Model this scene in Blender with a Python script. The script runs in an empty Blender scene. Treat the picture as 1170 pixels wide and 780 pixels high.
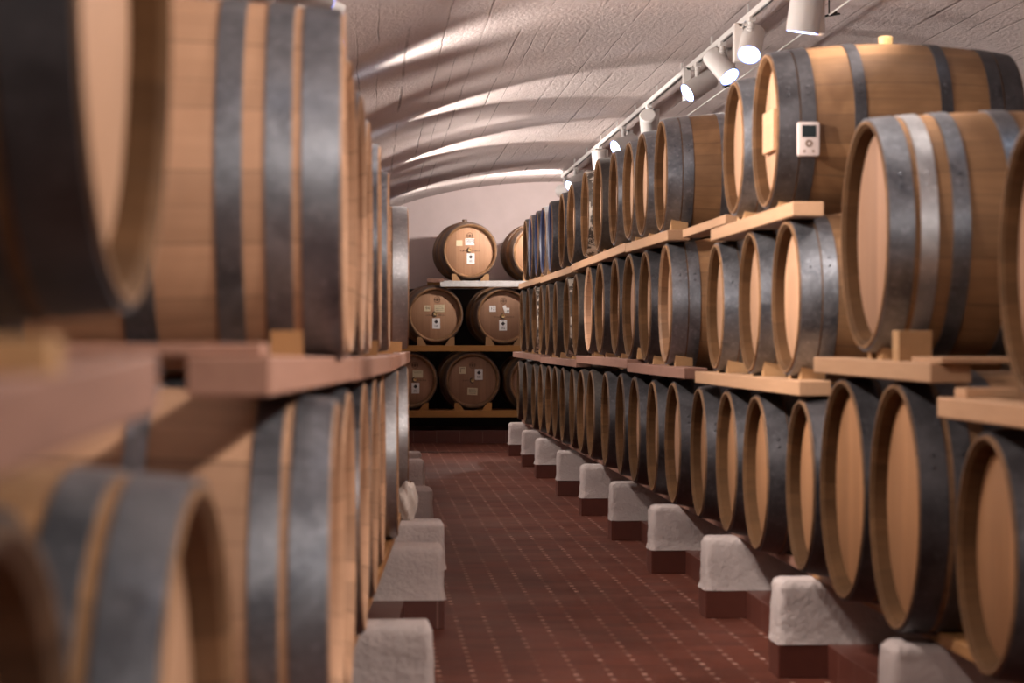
import bpy, math, random
from mathutils import Vector, Matrix
random.seed(7)
PI = math.pi
S = bpy.context.scene
COL = S.collection
H = 1.186                     # camera height
F = 2762.0                    # focal length in pixels of the 1170 wide frame
YAW = math.atan(162 / F)
sa, ca = math.sin(YAW), math.cos(YAW)

# ------------------------------------------------------------------ measuring helpers
def at_x(px, X):
    """distance down the cellar at which the sight line through column px meets the plane x = X"""
    u = (px - 585) / F
    return X * (ca - sa * u) / (sa + ca * u)
def depth(X, Y): return X * sa + Y * ca
def hgt(py, X, Y): return H + (390 - py) * depth(X, Y) / F
def x_at(px, Y):
    u = (px - 585) / F
    return Y * (sa + ca * u) / (ca - sa * u)

# ------------------------------------------------------------------ node helpers
def nmat(name):
    m = bpy.data.materials.new(name); m.use_nodes = True
    nt = m.node_tree; b = nt.nodes['Principled BSDF']
    return m, nt, b
class NG:
    def __init__(s, nt): s.nt = nt
    def n(s, t, **k):
        x = s.nt.nodes.new(t)
        for a, v in k.items(): setattr(x, a, v)
        return x
    def l(s, a, b): s.nt.links.new(a, b)
    def math(s, op, a, b=None, c=None, clamp=False):
        x = s.n('ShaderNodeMath', operation=op); x.use_clamp = clamp
        for i, v in enumerate((a, b, c)):
            if v is None: continue
            if isinstance(v, (int, float)): x.inputs[i].default_value = v
            else: s.l(v, x.inputs[i])
        return x.outputs[0]
    def mix(s, fac, a, b, blend='MIX'):
        x = s.n('ShaderNodeMix', data_type='RGBA', blend_type=blend)
        if isinstance(fac, (int, float)): x.inputs[0].default_value = fac
        else: s.l(fac, x.inputs[0])
        for i, v in ((6, a), (7, b)):
            if isinstance(v, tuple): x.inputs[i].default_value = (*v[:3], 1)
            else: s.l(v, x.inputs[i])
        return x.outputs[2]
    def ramp(s, fac, stops):
        x = s.n('ShaderNodeValToRGB'); e = x.color_ramp.elements
        while len(e) < len(stops): e.new(0.5)
        for k, (p, c) in zip(e, stops):
            k.position = p; k.color = (*c, 1) if isinstance(c, tuple) else (c, c, c, 1)
        s.l(fac, x.inputs[0]); return x.outputs[0]
    def noise(s, vec, scale, detail=4, rough=.55, dist=0):
        x = s.n('ShaderNodeTexNoise'); x.inputs['Scale'].default_value = scale
        x.inputs['Detail'].default_value = detail; x.inputs['Roughness'].default_value = rough
        x.inputs['Distortion'].default_value = dist
        if vec is not None: s.l(vec, x.inputs['Vector'])
        return x.outputs['Fac']
    def mapping(s, vec, scale=(1, 1, 1), loc=(0, 0, 0)):
        x = s.n('ShaderNodeMapping'); x.inputs['Scale'].default_value = scale; x.inputs['Location'].default_value = loc
        s.l(vec, x.inputs['Vector']); return x.outputs[0]
    def bump(s, h, strength, dist, b):
        x = s.n('ShaderNodeBump'); x.inputs['Strength'].default_value = strength; x.inputs['Distance'].default_value = dist
        s.l(h, x.inputs['Height']); s.l(x.outputs[0], b.inputs['Normal'])
    def shifted(s, amount=37.0):
        tc = s.n('ShaderNodeTexCoord'); oi = s.n('ShaderNodeObjectInfo')
        v = s.n('ShaderNodeVectorMath', operation='ADD')
        k = s.math('MULTIPLY', oi.outputs['Random'], amount)
        c = s.n('ShaderNodeCombineXYZ'); s.l(k, c.inputs[0]); s.l(k, c.inputs[1]); s.l(k, c.inputs[2])
        s.l(tc.outputs['Object'], v.inputs[0]); s.l(c.outputs[0], v.inputs[1])
        return tc.outputs['Object'], v.outputs[0], oi.outputs['Random']

def stave_mat(name, light, dark, stain=.35, rough=.6, spec=.3):
    m, nt, b = nmat(name); g = NG(nt)
    obj, sh, rnd = g.shifted()
    sp = g.n('ShaderNodeSeparateXYZ'); g.l(obj, sp.inputs[0])
    ang = g.math('ARCTAN2', sp.outputs[1], sp.outputs[2])
    t = g.math('MULTIPLY', g.math('ADD', ang, PI), 27 / (2 * PI))
    t = g.math('ADD', t, g.math('MULTIPLY', g.math('SINE', g.math('MULTIPLY', t, 2.4)), .22))
    idx = g.math('FLOOR', t); fr = g.math('FRACT', t)
    wn = g.n('ShaderNodeTexWhiteNoise', noise_dimensions='2D')
    cv = g.n('ShaderNodeCombineXYZ'); g.l(idx, cv.inputs[0]); g.l(rnd, cv.inputs[1]); g.l(cv.outputs[0], wn.inputs['Vector'])
    grain = g.noise(g.mapping(sh, (1.6, 26, 26)), 2.2, 6, .6)
    col = g.mix(grain, dark, light)
    tone = g.ramp(wn.outputs['Value'], [(0, .74), (1, 1.1)])
    col = g.mix(1.0, col, tone, 'MULTIPLY')
    blot = g.ramp(g.noise(sh, 3.2, 3, .6, .6), [(.42, 0.0), (.72, 1.0)])
    col = g.mix(g.math('MULTIPLY', blot, stain), col, (dark[0] * .5, dark[1] * .42, dark[2] * .36))
    e = g.math('ABSOLUTE', g.math('SUBTRACT', fr, .5))
    seam = g.math('GREATER_THAN', e, .482)
    col = g.mix(g.math('MULTIPLY', seam, .5), col, (.06, .035, .02))
    hs = g.n('ShaderNodeHueSaturation'); g.l(col, hs.inputs['Color'])
    g.l(g.math('ADD', g.math('MULTIPLY', rnd, .3), .85), hs.inputs['Value'])
    g.l(hs.outputs[0], b.inputs['Base Color'])
    b.inputs['Roughness'].default_value = rough
    b.inputs['Specular IOR Level'].default_value = spec
    g.bump(g.math('SUBTRACT', g.math('MULTIPLY', grain, .5), g.math('MULTIPLY', seam, 1.0)), .5, .002, b)
    return m

def board_mat(name, light, dark, axis=1, width=.085, rough=.62, long=2, shade=.82, amt=.25, tilevar=True):
    """boards: width across `axis`, grain along `long`"""
    m, nt, b = nmat(name); g = NG(nt)
    obj, sh, rnd = g.shifted()
    sc = [24, 24, 24]; sc[long] = 1.5
    grain = g.noise(g.mapping(sh, tuple(sc)), 2.4, 6, .62, .3)
    col = g.mix(grain, dark, light)
    hgtv = grain
    if tilevar:
        sp = g.n('ShaderNodeSeparateXYZ'); g.l(obj, sp.inputs[0])
        t = g.math('ADD', g.math('DIVIDE', sp.outputs[axis], width), g.math('MULTIPLY', rnd, 9))
        idx = g.math('FLOOR', t); fr = g.math('FRACT', t)
        wn = g.n('ShaderNodeTexWhiteNoise', noise_dimensions='2D')
        cv = g.n('ShaderNodeCombineXYZ'); g.l(idx, cv.inputs[0]); g.l(rnd, cv.inputs[1]); g.l(cv.outputs[0], wn.inputs['Vector'])
        col = g.mix(1.0, col, g.ramp(wn.outputs['Value'], [(0, shade), (1, 1.06)]), 'MULTIPLY')
        seam = g.math('GREATER_THAN', g.math('ABSOLUTE', g.math('SUBTRACT', fr, .5)), .487)
        col = g.mix(g.math('MULTIPLY', seam, .4), col, (.10, .055, .03))
        hgtv = g.math('SUBTRACT', g.math('MULTIPLY', grain, .4), seam)
    blot = g.ramp(g.noise(sh, 2.6, 4, .6, .8), [(.5, 0.0), (.75, 1.0)])
    col = g.mix(g.math('MULTIPLY', blot, amt), col, (dark[0] * .6, dark[1] * .55, dark[2] * .5))
    hs = g.n('ShaderNodeHueSaturation'); g.l(col, hs.inputs['Color'])
    g.l(g.math('ADD', g.math('MULTIPLY', rnd, .26), .86), hs.inputs['Value'])
    g.l(hs.outputs[0], b.inputs['Base Color'])
    b.inputs['Roughness'].default_value = rough
    b.inputs['Specular IOR Level'].default_value = .35
    g.bump(hgtv, .45, .0015, b)
    return m

def hoop_mat(name, a, c, metal=.85, rough=.42, patch=None):
    m, nt, b = nmat(name); g = NG(nt)
    obj, sh, rnd = g.shifted()
    n1 = g.noise(sh, 9, 5, .65, .5)
    col = g.mix(g.ramp(n1, [(.32, 0.0), (.7, 1.0)]), c, a)
    sp = g.noise(sh, 60, 3, .6)
    col = g.mix(g.math('MULTIPLY', g.ramp(sp, [(.55, 0.0), (.68, 1.0)]), .35), col, (a[0] * 1.5, a[1] * 1.5, a[2] * 1.5))
    if patch:
        pm = g.ramp(g.noise(g.mapping(sh, (1, 1, .5)), 14, 4, .7), [(.5, 0.0), (.56, 1.0)])
        col = g.mix(pm, col, patch)
    g.l(col, b.inputs['Base Color'])
    b.inputs['Metallic'].default_value = metal
    g.l(g.math('ADD', g.math('MULTIPLY', n1, .25), rough - .1), b.inputs['Roughness'])
    g.bump(n1, .25, .002, b)
    return m

def plain(name, c, rough=.5, metal=0, emit=None, es=0, bump=None, var=0):
    m, nt, b = nmat(name); g = NG(nt)
    b.inputs['Base Color'].default_value = (*c, 1)
    b.inputs['Roughness'].default_value = rough; b.inputs['Metallic'].default_value = metal
    obj, sh, rnd = g.shifted()
    n1 = g.noise(sh, bump[0] if bump else 30, 4, .6)
    if var:
        g.l(g.mix(n1, tuple(x * (1 - var) for x in c), tuple(min(1, x * (1 + var)) for x in c)), b.inputs['Base Color'])
    if bump: g.bump(n1, bump[1], bump[2], b)
    if emit:
        b.inputs['Emission Color'].default_value = (*emit, 1); b.inputs['Emission Strength'].default_value = es
    return m

M = {}
M['stave_pale'] = stave_mat('pale oak staves', (.49, .285, .172), (.36, .20, .116), .2)
M['stave_gold'] = stave_mat('golden oak staves', (.33, .178, .084), (.18, .092, .042), .7)
M['stave_worn'] = stave_mat('worn oak staves', (.24, .13, .066), (.13, .068, .034), .6)
M['chime'] = stave_mat('browned oak rim', (.115, .058, .026), (.06, .030, .013), .5, .8, .08)
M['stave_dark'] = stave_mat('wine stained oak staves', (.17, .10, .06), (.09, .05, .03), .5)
M['stave_blue'] = None
M['head_pale'] = board_mat('pale oak head', (.44, .25, .148), (.31, .168, .092), 1, .085, .6, 2)
M['head_pink'] = board_mat('rosy oak head', (.39, .215, .13), (.27, .142, .082), 1, .075, .6, 2)
M['head_gold'] = board_mat('golden oak head', (.34, .168, .075), (.22, .10, .043), 1, .09, .6, 2)
M['hoop_grey'] = hoop_mat('galvanised hoop', (.27, .28, .305), (.12, .128, .148), .85, .38)
M['hoop_bright'] = hoop_mat('bright galvanised hoop', (.55, .55, .56), (.36, .36, .38), .85, .38)
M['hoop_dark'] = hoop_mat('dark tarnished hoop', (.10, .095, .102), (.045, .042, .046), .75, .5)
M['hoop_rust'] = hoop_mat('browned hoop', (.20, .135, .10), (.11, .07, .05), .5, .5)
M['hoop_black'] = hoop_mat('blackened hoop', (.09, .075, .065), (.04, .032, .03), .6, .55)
M['hoop_flaked'] = hoop_mat('flaking hoop', (.12, .10, .085), (.05, .04, .035), .5, .5, patch=(.62, .55, .48))
M['blue_paint'] = plain('blue paint on chime', (.010, .017, .055), .5, 0, bump=(30, .3, .002), var=.3)
M['beam_pale'] = board_mat('pale pine beam', (.47, .275, .155), (.34, .19, .105), 2, .2, .6, 1, tilevar=False, amt=.12)
M['beam_orange'] = board_mat('orange pine beam', (.40, .20, .075), (.28, .13, .048), 2, .2, .55, 1, tilevar=False, amt=.2)
M['beam_brown'] = board_mat('red brown beam', (.27, .14, .10), (.18, .09, .065), 2, .2, .6, 1, tilevar=False, amt=.3)
M['beam_x'] = board_mat('orange pine beam across', (.52, .25, .07), (.36, .165, .042), 2, .2, .55, 0, tilevar=False, amt=.25)
M['beam_pink'] = board_mat('pinkish beam', (.38, .20, .14), (.26, .13, .09), 2, .2, .6, 1, tilevar=False, amt=.2)
M['chock'] = board_mat('pine chock', (.45, .26, .125), (.35, .19, .085), 2, .2, .6, 1, tilevar=False, amt=.1)
M['bung'] = plain('bung', (.50, .33, .14), .5, 0, bump=(40, .3, .002), var=.2)
M['bung_dark'] = plain('dark bung', (.12, .07, .045), .5)
M['white_metal'] = plain('white lacquered metal', (.70, .68, .66), .4)
M['dark_slot'] = plain('dark slot', (.02, .02, .02), .5)
M['lens'] = plain('lit lens', (.9, .95, 1), .3, 0, (.72, .86, 1.0), 14)
M['lens_rim'] = plain('blue lens rim', (.2, .3, .8), .3, 0, (.10, .25, 1.0), 2.5)
M['black_metal'] = plain('black metal', (.02, .02, .02), .4, .5)
M['paper'] = plain('white card', (.74, .72, .70), .7)
M['paper_old'] = plain('yellowed card', (.62, .52, .34), .75)
M['ink'] = plain('ink', (.035, .025, .025), .7)
M['stamp'] = plain('burnt stamp', (.13, .07, .04), .8)
M['device'] = plain('pale pink plastic', (.55, .45, .42), .4)
M['screen'] = plain('dark screen', (.015, .02, .022), .15)
M['shade_black'] = plain('shade black', (.012, .010, .010), .8)  # near-black of the added panel that stands in for shade
M['cloth'] = plain('off white crumpled cloth', (.55, .47, .42), .85, bump=(60, .5, .004), var=.15)
M['steel_plank'] = plain('pale grey mottled beam', (.50, .48, .47), .7, bump=(35, .4, .003), var=.3)
M['blue_box'] = plain('blue plastic', (.03, .09, .33), .4)
M['tile_base'] = None

def plaster(name, c, scale, strength, dist, var=.1):
    m, nt, b = nmat(name); g = NG(nt)
    tc = g.n('ShaderNodeTexCoord'); P = tc.outputs['Object']
    n1 = g.noise(P, scale, 6, .65); n2 = g.noise(P, scale * .12, 3, .6)
    col = g.mix(n2, tuple(x * (1 - var) for x in c), tuple(min(1, x * (1 + var)) for x in c))
    g.l(col, b.inputs['Base Color']); b.inputs['Roughness'].default_value = .9
    b.inputs['Specular IOR Level'].default_value = .15
    g.bump(n1, strength, dist, b)
    return m
M['pier'] = plaster('whitewashed plaster', (.47, .40, .38), 26, .9, .014)
M['wall'] = plaster('pink grey plaster wall', (.66, .56, .55), 30, .25, .004)
M['wall_dark'] = plaster('shadowed grey plaster wall', (.40, .34, .33), 30, .25, .004)

def ceiling_mat():
    m, nt, b = nmat('rough plaster vault'); g = NG(nt)
    tc = g.n('ShaderNodeTexCoord'); P = tc.outputs['Object']
    sp = g.n('ShaderNodeSeparateXYZ'); g.l(P, sp.inputs[0])
    wob = g.noise(g.mapping(P, (2.5, .9, 0)), 1.3, 3, .6)
    x = g.math('ADD', sp.outputs[0], g.math('MULTIPLY', wob, .03))
    t = g.math('DIVIDE', x, .155)
    t = g.math('ADD', t, g.math('MULTIPLY', g.math('SINE', g.math('MULTIPLY', t, 1.9)), .25))
    fr = g.math('ABSOLUTE', g.math('SUBTRACT', g.math('FRACT', t), .5))
    line = g.ramp(fr, [(0.0, 1.0), (.018, .85), (.045, 0.0)])
    idx = g.math('FLOOR', t)
    cv = g.n('ShaderNodeCombineXYZ'); g.l(g.math('MULTIPLY', idx, 3.7), cv.inputs[0]); g.l(g.math('MULTIPLY', sp.outputs[1], .2), cv.inputs[1])
    brk = g.ramp(g.noise(cv.outputs[0], 1.6, 5, .72), [(.46, 0.0), (.62, 1.0)])
    crack = g.math('MULTIPLY', line, brk)
    n1 = g.noise(P, 52, 6, .72); n2 = g.noise(g.mapping(P, (1, .5, 1)), 1.4, 4, .6)
    col = g.mix(n2, (.70, .61, .59), (.80, .715, .695))
    col = g.mix(g.ramp(n1, [(.30, .55), (.46, 0.0)]), col, (.33, .28, .27))
    col = g.mix(g.math('MULTIPLY', crack, .75), col, (.16, .12, .11))
    g.l(col, b.inputs['Base Color']); b.inputs['Roughness'].default_value = .92
    b.inputs['Specular IOR Level'].default_value = .1
    pits = g.ramp(g.noise(P, 38, 3, .6), [(.3, 0.0), (.6, 1.0)])
    h = g.math('SUBTRACT', g.math('ADD', n1, g.math('MULTIPLY', pits, .6)), g.math('MULTIPLY', crack, .7))
    g.bump(h, .9, .008, b)
    return m
M['ceiling'] = ceiling_mat()

def floor_mat():
    m, nt, b = nmat('terracotta floor tiles'); g = NG(nt)
    tc = g.n('ShaderNodeTexCoord'); P = tc.outputs['Object']
    sp = g.n('ShaderNodeSeparateXYZ'); g.l(P, sp.inputs[0])
    tx = g.math('DIVIDE', sp.outputs[0], .122); ty = g.math('DIVIDE', sp.outputs[1], .13)
    fx = g.math('ABSOLUTE', g.math('SUBTRACT', g.math('FRACT', tx), .5)); fy = g.math('ABSOLUTE', g.math('SUBTRACT', g.math('FRACT', ty), .5))
    lx = g.math('GREATER_THAN', fx, .472); ly = g.math('GREATER_THAN', fy, .476)
    line = g.math('MAXIMUM', lx, ly)
    dot = g.math('MULTIPLY', g.math('GREATER_THAN', fx, .425), g.math('GREATER_THAN', fy, .33))
    wn = g.n('ShaderNodeTexWhiteNoise', noise_dimensions='2D')
    cv = g.n('ShaderNodeCombineXYZ'); g.l(g.math('FLOOR', tx), cv.inputs[0]); g.l(g.math('FLOOR', ty), cv.inputs[1]); g.l(cv.outputs[0], wn.inputs['Vector'])
    n1 = g.noise(P, 18, 5, .6); big = g.noise(P, 1.1, 3, .6)
    col = g.mix(n1, (.088, .023, .014), (.130, .037, .022))
    col = g.mix(1.0, col, g.ramp(wn.outputs['Value'], [(0, .82), (1, 1.12)]), 'MULTIPLY')
    col = g.mix(g.math('MULTIPLY', line, .3), col, (.13, .055, .04))
    wear = g.ramp(g.noise(P, 2.3, 3, .65), [(.42, 0.06), (.66, 1.0)])
    col = g.mix(g.math('MULTIPLY', g.math('MULTIPLY', dot, wear), .85), col, (.50, .30, .24))
    g.l(col, b.inputs['Base Color'])
    g.l(g.math('ADD', g.math('MULTIPLY', big, .3), .42), b.inputs['Roughness'])
    b.inputs['Specular IOR Level'].default_value = .18
    g.bump(g.math('SUBTRACT', g.math('MULTIPLY', n1, .3), line), .3, .003, b)
    return m
M['floor'] = floor_mat()

def tilebase_mat():
    m, nt, b = nmat('terracotta skirting tiles'); g = NG(nt)
    tc = g.n('ShaderNodeTexCoord'); P = tc.outputs['Object']
    sp = g.n('ShaderNodeSeparateXYZ'); g.l(P, sp.inputs[0])
    s = g.math('ADD', sp.outputs[0], sp.outputs[1])
    t = g.math('ADD', g.math('DIVIDE', s, .27), .5)
    seam = g.math('GREATER_THAN', g.math('ABSOLUTE', g.math('SUBTRACT', g.math('FRACT', t), .5)), .485)
    n1 = g.noise(P, 20, 4, .6)
    col = g.mix(n1, (.075, .020, .013), (.11, .031, .020))
    col = g.mix(g.math('MULTIPLY', seam, .5), col, (.25, .14, .11))
    g.l(col, b.inputs['Base Color']); b.inputs['Roughness'].default_value = .4
    return m
M['tile_base'] = tilebase_mat()

# ------------------------------------------------------------------ mesh helpers
def mesh(name, V, Fc, mat, smooth=False, mi=None):
    me = bpy.data.meshes.new(name); me.from_pydata([tuple(v) for v in V], [], Fc); me.update()
    for k in (mat if isinstance(mat, (list, tuple)) else [mat]): me.materials.append(k)
    if mi: me.polygons.foreach_set('material_index', mi)
    if smooth:
        me.polygons.foreach_set('use_smooth', [True] * len(me.polygons))
        try: me.set_sharp_from_angle(angle=math.radians(38))
        except Exception: pass
    return me
def link(name, me, parent=None, loc=(0, 0, 0), rot=(0, 0, 0)):
    o = bpy.data.objects.new(name, me); COL.objects.link(o); o.location = loc; o.rotation_euler = rot
    if parent: o.parent = parent
    return o
class MB:
    def __init__(s): s.V = []; s.F = []; s.mi = []
    def add(s, V, Fc, m=0):
        k = len(s.V); s.V += [Vector(v) for v in V]; s.F += [tuple(i + k for i in f) for f in Fc]; s.mi += [m] * len(Fc); return s
    def box(s, lo, hi, bev=0.0, m=0, M4=None):
        x0, y0, z0 = lo; x1, y1, z1 = hi
        if bev <= 0:
            V = [(x0, y0, z0), (x1, y0, z0), (x1, y1, z0), (x0, y1, z0), (x0, y0, z1), (x1, y0, z1), (x1, y1, z1), (x0, y1, z1)]
            Fc = [(0, 3, 2, 1), (4, 5, 6, 7), (0, 1, 5, 4), (1, 2, 6, 5), (2, 3, 7, 6), (3, 0, 4, 7)]
        else:
            import bmesh
            bm = bmesh.new(); bmesh.ops.create_cube(bm, size=1)
            for v in bm.verts: v.co = Vector(((x0 + x1) / 2 + v.co.x * (x1 - x0), (y0 + y1) / 2 + v.co.y * (y1 - y0), (z0 + z1) / 2 + v.co.z * (z1 - z0)))
            bmesh.ops.bevel(bm, geom=list(bm.edges), offset=bev, segments=2, affect='EDGES', profile=.6)
            bm.verts.index_update(); V = [v.co.copy() for v in bm.verts]; Fc = [tuple(v.index for v in f.verts) for f in bm.faces]; bm.free()
        if M4: V = [M4 @ Vector(v) for v in V]
        return s.add(V, Fc, m)
    def lathe(s, prof, n=48, m=0, M4=None, closed=False, cap0=False, cap1=False):
        """profile of (x, r) turned about the local X axis"""
        V = []; Fc = []; P = len(prof)
        for i in range(n):
            a = 2 * PI * i / n
            for x, r in prof: V.append(Vector((x, r * math.sin(a), r * math.cos(a))))
        for i in range(n):
            j = (i + 1) % n
            for k in range(P if closed else P - 1):
                l = (k + 1) % P
                Fc.append((i * P + k, i * P + l, j * P + l, j * P + k))
        if cap0: Fc.append(tuple(i * P for i in range(n)))
        if cap1: Fc.append(tuple(i * P + P - 1 for i in reversed(range(n))))
        if M4: V = [M4 @ v for v in V]
        return s.add(V, Fc, m)
    def tube(s, a, b, r, n=12, m=0):
        a = Vector(a); b = Vector(b); d = b - a
        q = Vector((1, 0, 0)).rotation_difference(d.normalized())
        return s.lathe([(0, r), (d.length, r)], n, m, Matrix.Translation(a) @ q.to_matrix().to_4x4(), cap0=True, cap1=True)
    def build(s, name, mats, parent=None, loc=(0, 0, 0), rot=(0, 0, 0), smooth=False):
        return link(name, mesh(name, s.V, s.F, mats, smooth, s.mi), parent, loc, rot)
def tag(o, label=None, cat=None, group=None, kind=None):
    if label: o['label'] = label
    if cat: o['category'] = cat
    if group: o['group'] = group
    if kind: o['kind'] = kind
    return o
def empty(name, loc=(0, 0, 0), rz=0):
    o = bpy.data.objects.new(name, None); COL.objects.link(o); o.location = loc; o.rotation_euler = (0, 0, rz)
    o.empty_display_size = .1
    return o
ORD = ['', 'first', 'second', 'third', 'fourth', 'fifth', 'sixth', 'seventh', 'eighth', 'ninth', 'tenth', 'eleventh', 'twelfth', 'thirteenth', 'fourteenth',
       'fifteenth', 'sixteenth', 'seventeenth', 'eighteenth', 'nineteenth', 'twentieth', 'twenty-first', 'twenty-second', 'twenty-third', 'twenty-fourth', 'twenty-fifth']

# ------------------------------------------------------------------ the barrels
KIND = {   # end radius, bilge radius, length, hoops per side (from, to)
    'small': (.292, .335, .94, [(.008, .082), (.088, .142), (.285, .33)]),
    'large': (.345, .374, 1.02, [(.006, .078), (.096, .146), (.188, .238), (.355, .415)]),
    'medium': (.345, .374, 1.0, [(.004, .068), (.086, .134), (.31, .348)]),
}
def rad(kind, x):
    re, rb, L, _ = KIND[kind]; t = (x - L / 2) / (L / 2)
    return re + (rb - re) * (1 - t * t)
MESH = {}
def barrel_mesh(part, kind, mats, extra=None):
    key = (part, kind, tuple(m.name for m in mats), extra)
    if key in MESH: return MESH[key]
    re, rb, L, hoops = KIND[kind]; b = MB(); X0 = -L / 2; rec = .046; th = .026
    if part == 'staves':
        outer = [(X0 + .0, re - .004)] + [(X0 + L * k / 24, rad(kind, L * k / 24)) for k in range(1, 24)] + [(-X0, re - .004)]
        fb = [(X0 + rec + .006, re - th - .004), (X0 + .012, re - th + .002), (X0 + .0, re - .010)]
        bb = [(-X0, re - .010), (-X0 - .012, re - th + .002), (-X0 - rec - .006, re - th - .004)]
        b.lathe(fb[:-1] + [(X0, re - .011)], 72, 1)
        b.lathe([(X0, re - .011)] + outer + [(-X0, re - .011)], 72, 0)
        b.lathe([(-X0, re - .011)] + bb[1:], 72, 0)
    elif part == 'head':
        b.lathe([(X0 + rec, .0005), (X0 + rec, re - th - .012), (X0 + rec + .006, re - th - .001), (X0 + rec + .02, re - th - .001)], 64, 0)
    elif part == 'rear_head':
        b.lathe([(-X0 - rec - .02, re - th - .001), (-X0 - rec, re - th - .001), (-X0 - rec, .0005)], 48, 0)
    elif part == 'hoop':
        a, c, side = extra
        xs = [a, a + (c - a) * .33, a + (c - a) * .66, c]
        o = [(X0 + x, rad(kind, x) + .0045) for x in xs]; i = [(X0 + x, rad(kind, x) - .002) for x in reversed(xs)]
        p = o + i
        if side < 0: p = [(-x, r) for x, r in reversed(p)]
        b.lathe(p, 72, 0, closed=True)
        mx = X0 + (a + c) / 2
        for da in (-.05, .05):                       # rivets where the hoop laps
            an = -1.15 + da; r = rad(kind, (a + c) / 2) + .004
            sx = mx if side > 0 else -mx
            q = Matrix.Translation((sx, r * math.sin(an), r * math.cos(an))) @ Vector((1, 0, 0)).rotation_difference(Vector((0, math.sin(an), math.cos(an)))).to_matrix().to_4x4()
            b.lathe([(0, .007), (.003, .006), (.0045, .0005)], 8, 0, q)
    elif part == 'bung':
        q = Matrix.Translation((0, 0, rb - .004)) @ Matrix.Rotation(-PI / 2, 4, 'Y')
        b.lathe([(0, .026), (.03, .028), (.034, .024), (.034, .0005)], 20, 0, q)
    me = mesh(part, b.V, b.F, mats, True, b.mi); MESH[key] = me
    return me
def make_barrel(kind, R, center, rz, stave, head, hoop, label, group, chime=None, hoop2=None, bung=None, extra_hoops=True, tilt=0, name='oak_barrel'):
    """center: point on the axis in the plane of the front end; the front end faces local -X"""
    re, rb, L, hoops = KIND[kind]; s = R / (re + .004)
    d = Vector((math.cos(rz), math.sin(rz), 0))
    c = Vector(center) + d * (L / 2 * s)
    root = empty(name, (c.x, c.y, c.z - (rb + .0) * s), rz); root.scale = (s, s, s)
    tag(root, label, 'barrel', group)
    off = (0, 0, rb)
    rot = (tilt, 0, 0)
    sm = M[stave]; cm = M[chime] if chime else M['chime']
    link('staves', barrel_mesh('staves', kind, [sm, cm]), root, off, rot)
    link('head', barrel_mesh('head', kind, [M[head]]), root, off, rot)
    link('rear_head', barrel_mesh('rear_head', kind, [M[head]]), root, off, rot)
    for k, (a, b) in enumerate(hoops):
        for side in (1, -1):
            hm = M[hoop2] if (hoop2 and k == 1) else M[hoop]
            link('hoop', barrel_mesh('hoop', kind, [hm], (a, b, side)), root, off, rot)
    if bung: link('bung', barrel_mesh('bung', kind, [M[bung]]), root, off, rot)
    return root, s

# ------------------------------------------------------------------ camera
cam = bpy.data.cameras.new('camera'); cam.lens = 85; cam.sensor_width = 36
co = bpy.data.objects.new('camera', cam); COL.objects.link(co)
co.location = (0, 0, H); co.rotation_euler = (PI / 2, 0, -YAW); S.camera = co
cam.clip_start = .05; cam.clip_end = 100
cam.dof.use_dof = True; cam.dof.focus_distance = 19.0; cam.dof.aperture_fstop = 4.2; cam.dof.aperture_blades = 0

# ------------------------------------------------------------------ the setting
XL, XR, YF, YB = -1.85, 6.65, -3.0, 29.75
def vault(X):
    D = abs(X - 2.4)
    if D <= 2.2: return H + 1.97 - D * D / 18 - .004 * D ** 4
    return H + 1.97 - 2.2 ** 2 / 18 - .004 * 2.2 ** 4 - .414 * (D - 2.2) - .05 * (D - 2.2) ** 2
def struct(mb, name, mats, smooth=False):
    o = mb.build(name, mats, smooth=smooth); o['kind'] = 'structure'; return o
b = MB(); b.box((XL - .3, YF - .3, -.2), (XR + .3, YB + .3, 0)); struct(b, 'floor', M['floor'])
b = MB(); V = []; Fc = []; n = 90; ys = [YF - .25, YB + .05]
xs = [XL - .15 + (XR - XL + .3) * i / n for i in range(n + 1)]
for x in xs:
    for y in ys: V.append((x, y, vault(x)))
for x in xs:
    for y in ys: V.append((x, y, vault(x) + .25))
K = 2 * (n + 1)
for i in range(n):
    a = 2 * i
    Fc.append((a, a + 1, a + 3, a + 2)); Fc.append((K + a, K + a + 2, K + a + 3, K + a + 1))
    Fc.append((a, a + 2, K + a + 2, K + a)); Fc.append((a + 1, K + a + 1, K + a + 3, a + 3))
Fc += [(0, K, K + 1, 1), (2 * n, 2 * n + 1, K + 2 * n + 1, K + 2 * n)]
b.add(V, Fc); struct(b, 'ceiling', M['ceiling'], True)
def end_wall(name, y0, y1):
    b = MB(); V = []; Fc = []
    for y in (y0, y1):
        for x in xs: V.append((x, y, 0)); V.append((x, y, vault(x) + .1))
    K = 2 * (n + 1)
    for i in range(n):
        a = 2 * i; Fc += [(a, a + 2, a + 3, a + 1), (K + a, K + a + 1, K + a + 3, K + a + 2), (a + 1, a + 3, K + a + 3, K + a + 1), (a, K + a, K + a + 2, a + 2)]
    Fc += [(0, 1, K + 1, K), (2 * n, K + 2 * n, K + 2 * n + 1, 2 * n + 1)]
    b.add(V, Fc); struct(b, name, M['wall'])
end_wall('wall_back', YB, YB + .2); end_wall('wall_front', YF - .2, YF)
b = MB(); b.box((XL - .2, YF, 0), (XL, YB, vault(XL) + .1)); struct(b, 'wall_left', M['wall'])
b = MB(); b.box((XR, YF, 0), (XR + .2, YB, vault(XR) + .1)); struct(b, 'wall_right', M['wall'])
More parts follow.
